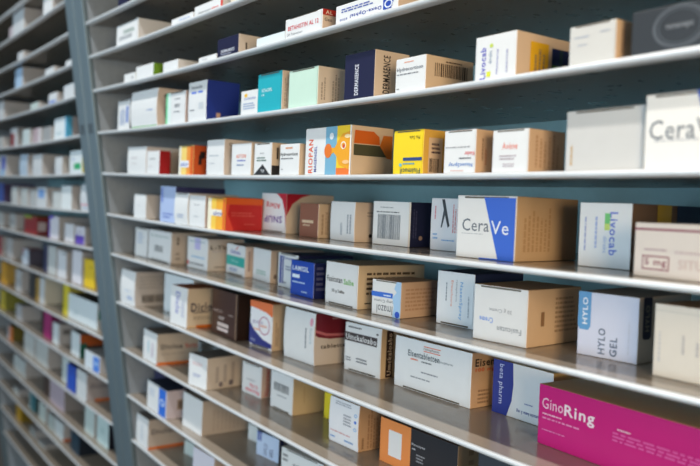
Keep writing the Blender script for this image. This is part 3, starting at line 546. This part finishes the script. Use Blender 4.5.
# ---- boxes in the far rack (shelf, x0, x1, top, far-x, front colour, side colour, label, prints)
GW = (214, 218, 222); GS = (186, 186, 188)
def width_cap(s, x0, x1, sb, w):
    Y = yfront(LEV[s]) + sb / 1000
    P = Vector((0, Y, LEV[s]))
    a = solve_lin(P, Vector((1, 0, 0)), 0, x0)
    return min(x1, proj(Vector((a + w, Y, LEV[s])))[0])
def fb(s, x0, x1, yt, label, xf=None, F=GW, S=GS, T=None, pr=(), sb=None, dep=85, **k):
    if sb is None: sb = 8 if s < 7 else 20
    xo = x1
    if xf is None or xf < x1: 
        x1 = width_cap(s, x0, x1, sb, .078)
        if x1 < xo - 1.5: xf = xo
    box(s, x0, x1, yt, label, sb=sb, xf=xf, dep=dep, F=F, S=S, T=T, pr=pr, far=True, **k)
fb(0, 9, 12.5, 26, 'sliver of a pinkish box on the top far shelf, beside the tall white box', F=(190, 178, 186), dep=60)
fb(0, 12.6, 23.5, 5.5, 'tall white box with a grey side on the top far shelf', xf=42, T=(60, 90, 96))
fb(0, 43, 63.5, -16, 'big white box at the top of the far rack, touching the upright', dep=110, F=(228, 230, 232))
fb(1, 17.5, 23, 50.5, 'tiny white box alone on the second far shelf from the top', F=GW, dep=60)
fb(2, 15, 22, 66.5, 'box with a light blue front and long grey side, far rack', xf=46, F=(176, 206, 236), S=(178, 178, 180))
fb(2, 45, 55.5, 66, 'flat white box between the light blue box and small white one, far rack', dep=90)
fb(2, 65.5, 73.5, 58, 'small white box touching the upright, on the third far shelf', dep=80)
fb(3, -4, 3.5, 101, 'white box with grey side print at the picture edge, fourth far shelf', xf=31, pr=[p('S', .2, .4, .6, .7, 2, (120, 130, 130))])
fb(3, 30.5, 48, 101.5, 'low greenish-white box on the fourth far shelf', F=(196, 212, 208), dep=70)
fb(3, 48.8, 57, 91.5, 'rounded white box with a blue foot on the fourth far shelf', xf=64, bul=.05, pr=[r('F', .1, 0, .9, .3, (120, 150, 220))])
fb(3, 63.5, 73.8, 82, 'white box with a grey side touching the upright, fourth far shelf', xf=79)
fb(4, -3, 8.6, 137, 'plain grey box at the picture edge on the fifth far shelf', F=(186, 190, 192))
fb(4, 10.6, 22, 127.5, 'white box with a dark red lower half, fifth far shelf', S=(150, 150, 152), pr=[r('F', .02, 0, .6, .72, (140, 34, 44))])
fb(4, 22.4, 32, 128.5, 'pale turquoise-white box beside the dark red one, far rack', F=(206, 220, 222))
fb(4, 33, 42, 127.5, 'pinkish-grey box with a white edge, fifth far shelf', F=(192, 172, 180), pr=[r('F', .7, 0, 1, 1, (222, 218, 222))])
fb(4, 42.6, 53, 126, 'plain mid-grey box left of the sky-blue edged white box, far rack', F=(164, 166, 168))
fb(4, 54, 66.8, 116, 'bright white box with a sky-blue side, touching the upright, fifth far shelf', xf=81, F=(232, 240, 244), S=(150, 190, 206), pr=[p('F', .15, .2, .7, .35, 2, (170, 200, 210)), r('S', 0, 0, .4, 1, (70, 160, 200)), r('S', .4, 0, 1, 1, (176, 170, 172)), r('F', .86, 0, 1, 1, (80, 170, 208))])
fb(5, -2, 6, 155.5, 'white box with a violet-blue stripe at the picture edge', xf=20, pr=[r('F', .4, .3, .9, .95, (70, 90, 190)), r('F', .3, 0, .8, .3, (150, 190, 230))])
fb(5, 20, 27.5, 154, 'pale blue box with a grey side, second along the sixth far shelf', xf=33, F=(186, 206, 226), bul=.03)
fb(5, 33, 42, 154, 'white box with a broad grey side, third along the sixth far shelf', xf=56, bul=.03)
fb(5, 55.2, 62.2, 156.5, 'narrow white box with a grey side, fourth along the sixth far shelf', xf=70, bul=.03)
fb(5, 69.8, 82, 149.5, 'white box with a green square and yellow side, touching the upright', xf=86, F=(224, 232, 236), S=(226, 216, 50), pr=[r('F', .38, .18, .9, .44, (40, 170, 110)), p('F', .2, .55, .5, .7, 1, (160, 180, 214))], bul=.02)
fb(6, -2, 9.6, 183.5, 'deep blue box at the picture edge on the seventh far shelf', F=(34, 76, 160), S=(60, 50, 90))
fb(6, 11.5, 20, 187, 'pale grey box right of the deep blue one, far rack', F=(204, 208, 208), bul=.02)
fb(6, 21, 29, 188.5, 'greyish-white box, second after the deep blue one, far rack', F=(196, 202, 202), bul=.02)
fb(6, 30, 36, 190, 'small grey box before the blue-patched white box, far rack', F=(184, 188, 190))
fb(6, 36.6, 46, 187.5, 'white box with a sky-blue patch near its top, far rack', xf=53, pr=[r('F', .15, .45, .8, .9, (120, 164, 222))])
fb(6, 52.5, 60.5, 191.5, 'short grey-white box on the seventh far shelf, before a tall white one', F=(206, 210, 210))
fb(6, 61, 71, 186, 'tall white box with a grey side on the seventh far shelf', xf=82, F=(230, 236, 238))
fb(6, 81, 89.5, 184.5, 'white box with a red and blue line, touching the upright, seventh far shelf', dep=60, bul=.04, pr=[r('F', .05, .2, .9, .25, (220, 130, 150)), p('F', .4, .06, .8, .14, 1, (120, 150, 210))])
fb(7, -2, 9, 213, 'grey-white box at the picture edge on the eighth far shelf', F=(196, 200, 200))
fb(7, 9.6, 22.5, 214.5, 'dull white box before the dark red box, eighth far shelf', F=(190, 192, 192), pr=[p('F', .2, .3, .8, .6, 2, (150, 150, 152))])
fb(7, 24, 36.5, 217, 'dark red box with a lime green top edge, far rack', xf=49, F=(150, 26, 34), S=(120, 30, 40), T=(150, 190, 60), pr=[r('S', .1, .2, .8, .7, (186, 176, 182)), r('F', .0, .88, .6, 1, (150, 186, 60))])
fb(7, 48.8, 58.2, 217, 'tall white box with a violet edge on the eighth far shelf', xf=65, F=(230, 228, 238), pr=[r('F', 0, .0, .12, 1, (110, 90, 200)), r('F', .0, .88, .5, 1, (120, 100, 210))])
fb(7, 64.5, 74.4, 224.5, 'plain white box beside the violet-footed one on the eighth far shelf', F=(228, 228, 234))
fb(7, 75.3, 84.5, 227.5, 'white box with a violet lower half, touching the upright', xf=92, F=(226, 224, 234), pr=[r('F', 0, .02, .95, .5, (100, 70, 190)), p('F', .15, .6, .8, .75, 1, (170, 160, 190))])
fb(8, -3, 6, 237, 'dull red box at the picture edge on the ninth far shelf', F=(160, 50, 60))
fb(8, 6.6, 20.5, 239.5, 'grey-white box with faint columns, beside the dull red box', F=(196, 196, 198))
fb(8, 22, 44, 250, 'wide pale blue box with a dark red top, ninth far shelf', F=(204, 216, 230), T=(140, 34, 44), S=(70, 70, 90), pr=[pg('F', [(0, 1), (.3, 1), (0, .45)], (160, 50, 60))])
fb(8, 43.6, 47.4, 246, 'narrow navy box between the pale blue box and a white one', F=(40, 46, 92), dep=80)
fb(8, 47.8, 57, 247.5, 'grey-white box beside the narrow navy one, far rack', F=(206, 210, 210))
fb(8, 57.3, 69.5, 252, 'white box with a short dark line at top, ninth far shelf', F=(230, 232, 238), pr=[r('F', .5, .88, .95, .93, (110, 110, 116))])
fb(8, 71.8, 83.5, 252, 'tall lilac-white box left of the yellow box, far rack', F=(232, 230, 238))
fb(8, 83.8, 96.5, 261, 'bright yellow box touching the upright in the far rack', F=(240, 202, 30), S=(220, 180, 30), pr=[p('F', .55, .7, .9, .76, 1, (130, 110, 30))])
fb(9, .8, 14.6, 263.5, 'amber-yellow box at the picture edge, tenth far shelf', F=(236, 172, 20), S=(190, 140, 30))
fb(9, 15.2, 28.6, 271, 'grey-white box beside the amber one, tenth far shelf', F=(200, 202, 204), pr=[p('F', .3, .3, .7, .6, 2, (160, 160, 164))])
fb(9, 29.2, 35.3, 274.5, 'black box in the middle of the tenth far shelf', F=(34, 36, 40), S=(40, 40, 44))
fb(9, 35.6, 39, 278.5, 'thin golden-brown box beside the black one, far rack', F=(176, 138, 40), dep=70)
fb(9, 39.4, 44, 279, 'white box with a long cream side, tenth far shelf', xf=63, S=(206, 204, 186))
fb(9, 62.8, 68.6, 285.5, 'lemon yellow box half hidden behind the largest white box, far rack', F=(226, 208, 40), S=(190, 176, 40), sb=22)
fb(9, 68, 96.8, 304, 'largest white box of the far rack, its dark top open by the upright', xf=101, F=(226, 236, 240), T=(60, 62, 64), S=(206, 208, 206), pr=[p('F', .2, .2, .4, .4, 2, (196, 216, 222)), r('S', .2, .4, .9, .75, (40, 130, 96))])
fb(10, 0, 14.2, 291.5, 'dull olive-yellow box at the picture edge, eleventh far shelf', F=(212, 190, 40), S=(140, 140, 60))
fb(10, 15.8, 42, 307, 'wide grey-white box beside the olive-yellow one', F=(192, 194, 198), pr=[p('F', .2, .3, .7, .5, 2, (160, 162, 168))])
fb(10, 43.5, 52.3, 314.5, 'magenta box on the eleventh far shelf', F=(170, 28, 112), S=(120, 30, 90))
fb(10, 52.5, 58.4, 325, 'white box with a dark mark on its grey side, beside the magenta box', xf=72, pr=[r('S', .3, .5, .9, .75, (110, 110, 112))], F=(226, 234, 238))
fb(10, 71, 79.6, 335, 'white box with an orange and dark green side, eleventh far shelf', xf=104, F=(226, 236, 240), S=(176, 84, 30), T=(120, 118, 110), pr=[r('S', 0, 0, .3, .62, (30, 100, 84)), r('S', .3, 0, 1, .5, (60, 56, 54))], sb=22)
fb(10, 84.6, 99.3, 357.5, 'white box with a vertical blue stripe, touching the upright', F=(224, 234, 242), xf=104, sb=7, pr=[r('F', .58, .04, .98, .9, (70, 130, 226)), el('F', .78, .5, .1, .14, (170, 204, 246))])
fb(11, 7.6, 24, 328, 'white and orange box at the picture edge, twelfth far shelf', F=(226, 120, 34), S=(110, 100, 40), pr=[r('F', 0, 0, .32, 1, (214, 214, 220))])
fb(11, 24.4, 34.5, 338, 'rounded white box beside the orange one, far rack', bul=.04, F=(212, 216, 214), xf=38)
fb(11, 36, 48, 344, 'rounded pale white box, second after the orange one', bul=.03, F=(206, 210, 208), xf=52)
fb(11, 62, 69.3, 361, 'low white box before the deep blue box, twelfth far shelf', F=(210, 222, 222), dep=60)
fb(11, 66.6, 75.6, 368.5, 'deep blue box beside the orange-footed white box, far rack', F=(34, 84, 196), S=(30, 60, 150), sb=7)
fb(11, 76.2, 86, 374.5, 'white box with faint side lettering and an orange foot, by the upright', xf=116, F=(222, 226, 228), S=(176, 170, 172), T=(140, 130, 124), sb=7, pr=[t('S', 'Diclox', .5, .55, .7, .18, (90, 92, 106), 0, 1), r('S', .3, 0, .9, .09, (220, 116, 40))])
fb(12, 14, 25.5, 363, 'soft white box alone near the picture edge, thirteenth far shelf', F=(208, 216, 216), bul=.04, xf=30)
fb(12, 43.6, 49.2, 379, 'small dark brown box on the thirteenth far shelf', F=(70, 50, 44), dep=60)
fb(12, 50, 64, 386, 'lilac box with a long grey side on the thirteenth far shelf', xf=86, F=(192, 176, 190), S=(150, 148, 150))
fb(12, 84.5, 95, 409, 'low pale green-white box on the thirteenth far shelf', F=(204, 220, 218), dep=50)
fb(12, 96.5, 108.2, 421, 'pale turquoise box with a black side, touching the upright', xf=117, F=(204, 226, 226), S=(24, 26, 44), pr=[p('F', .35, .4, .65, .6, 2, (150, 190, 190))])
fb(13, 13.5, 20.5, 391, 'round-edged white box near the picture edge, second far shelf from below', F=(204, 210, 208), bul=.04)
fb(13, 29, 38.5, 396.5, 'teal box with a pale edge, low in the far rack', F=(40, 120, 132), S=(60, 90, 96), pr=[r('F', 0, 0, .2, 1, (190, 206, 206))])
fb(13, 38.8, 47.5, 407, 'pale white box right of the teal one, low in the far rack', F=(206, 220, 216))
fb(13, 47.8, 54, 418, 'flat grey-green box beside a taller orange-footed one, low far shelf', F=(190, 202, 200), dep=60)
fb(13, 54.6, 63, 425.5, 'white box with an orange-footed grey side, low in the far rack', xf=71, F=(220, 228, 230), pr=[r('S', 0, 0, 1, .14, (214, 110, 50))])
fb(13, 70.5, 85.5, 437, 'dark petrol-blue box low in the far rack, near the upright', F=(26, 60, 80), S=(20, 34, 50), pr=[p('F', .4, .4, .7, .6, 2, (60, 100, 120))])
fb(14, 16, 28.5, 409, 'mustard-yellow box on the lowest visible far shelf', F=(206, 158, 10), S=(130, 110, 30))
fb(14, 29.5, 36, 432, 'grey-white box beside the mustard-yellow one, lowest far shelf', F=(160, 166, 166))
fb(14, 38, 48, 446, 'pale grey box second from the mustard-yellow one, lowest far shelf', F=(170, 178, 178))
# ------------------------------------------------------------------ room shell around the racks
def plane_box(name, lo, hi, m):
    bm = bmesh.new(); bmesh.ops.create_cube(bm, size=1)
    for v in bm.verts:
        v.co = Vector([lo[i] + (v.co[i] + .5) * (hi[i] - lo[i]) for i in range(3)])
    o = from_bm(name, bm, [m]); o['kind'] = 'structure'; return o
M_FLOOR = mat_metal('floor_vinyl', (120, 112, 104), .5, 0, (.3, .3, .3))
M_WALL = mat_metal('wall_paint', (70, 72, 76), .8, 0, (.3, .3, .3))
plane_box('floor', (-6, -3.2, -.05), (2.6, 1.7, 0), M_FLOOR)
plane_box('wall_back', (-6, 1.5, 0), (2.6, 1.6, 2.9), M_WALL)

# ------------------------------------------------------------------ light
def area(name, loc, target, sx, sy, power, col):
    l = bpy.data.lights.new(name, 'AREA'); l.shape = 'RECTANGLE'; l.size = sx; l.size_y = sy; l.energy = power; l.color = col
    o = bpy.data.objects.new(name, l); C.objects.link(o); o.location = loc
    dv = (Vector(target) - Vector(loc)).normalized()
    o.rotation_euler = dv.to_track_quat('-Z', 'Y').to_euler()
    return o
area('ceiling_tube', (-1.1, -.36, 3.3), (-1.1, .08, 2.4), 1.6, .07, 43, (1, .95, .88))
wd = area('window_daylight', (-1.05, -1.9, 1.38), (-1.0, .5, 1.43), 2.5, .9, 17.5, (.66, .86, 1.0)); wd.data.spread = math.radians(120)
wl = area('warm_lamp', (.85, -.16, 1.60), (-.6, .55, 1.56),   .5, .5, 16.5, (1, .75, .48))
w = bpy.data.worlds.new('room_ambience'); bpy.context.scene.world = w; w.use_nodes = True
w.node_tree.nodes['Background'].inputs[0].default_value = (.66, .80, .88, 1)
w.node_tree.nodes['Background'].inputs[1].default_value = .22

# ------------------------------------------------------------------ camera
cam = bpy.data.cameras.new('camera'); co = bpy.data.objects.new('camera', cam); C.objects.link(co)
rt = Vector((-d1.x, d2.x, -d3.x)); up = -Vector((-d1.y, d2.y, -d3.y)); fw = Vector((-d1.z, d2.z, -d3.z))
R = Matrix((rt, up, -fw)).transposed()
co.matrix_world = Matrix.Translation((0, 0, H)) @ R.to_4x4()
cam.sensor_width = 36; cam.lens = F_PX / 700 * 36
cam.clip_start = .02
cam.dof.use_dof = True; cam.dof.focus_distance = .86; cam.dof.aperture_fstop = 4.4
sc = bpy.context.scene
sc.camera = co
sc.view_settings.view_transform = 'Standard'; sc.view_settings.look = 'None'
sc.view_settings.exposure = 0; sc.view_settings.gamma = 1; sc.view_settings.use_curve_mapping = False
sc.cycles.max_bounces = 6; sc.cycles.use_denoising = True
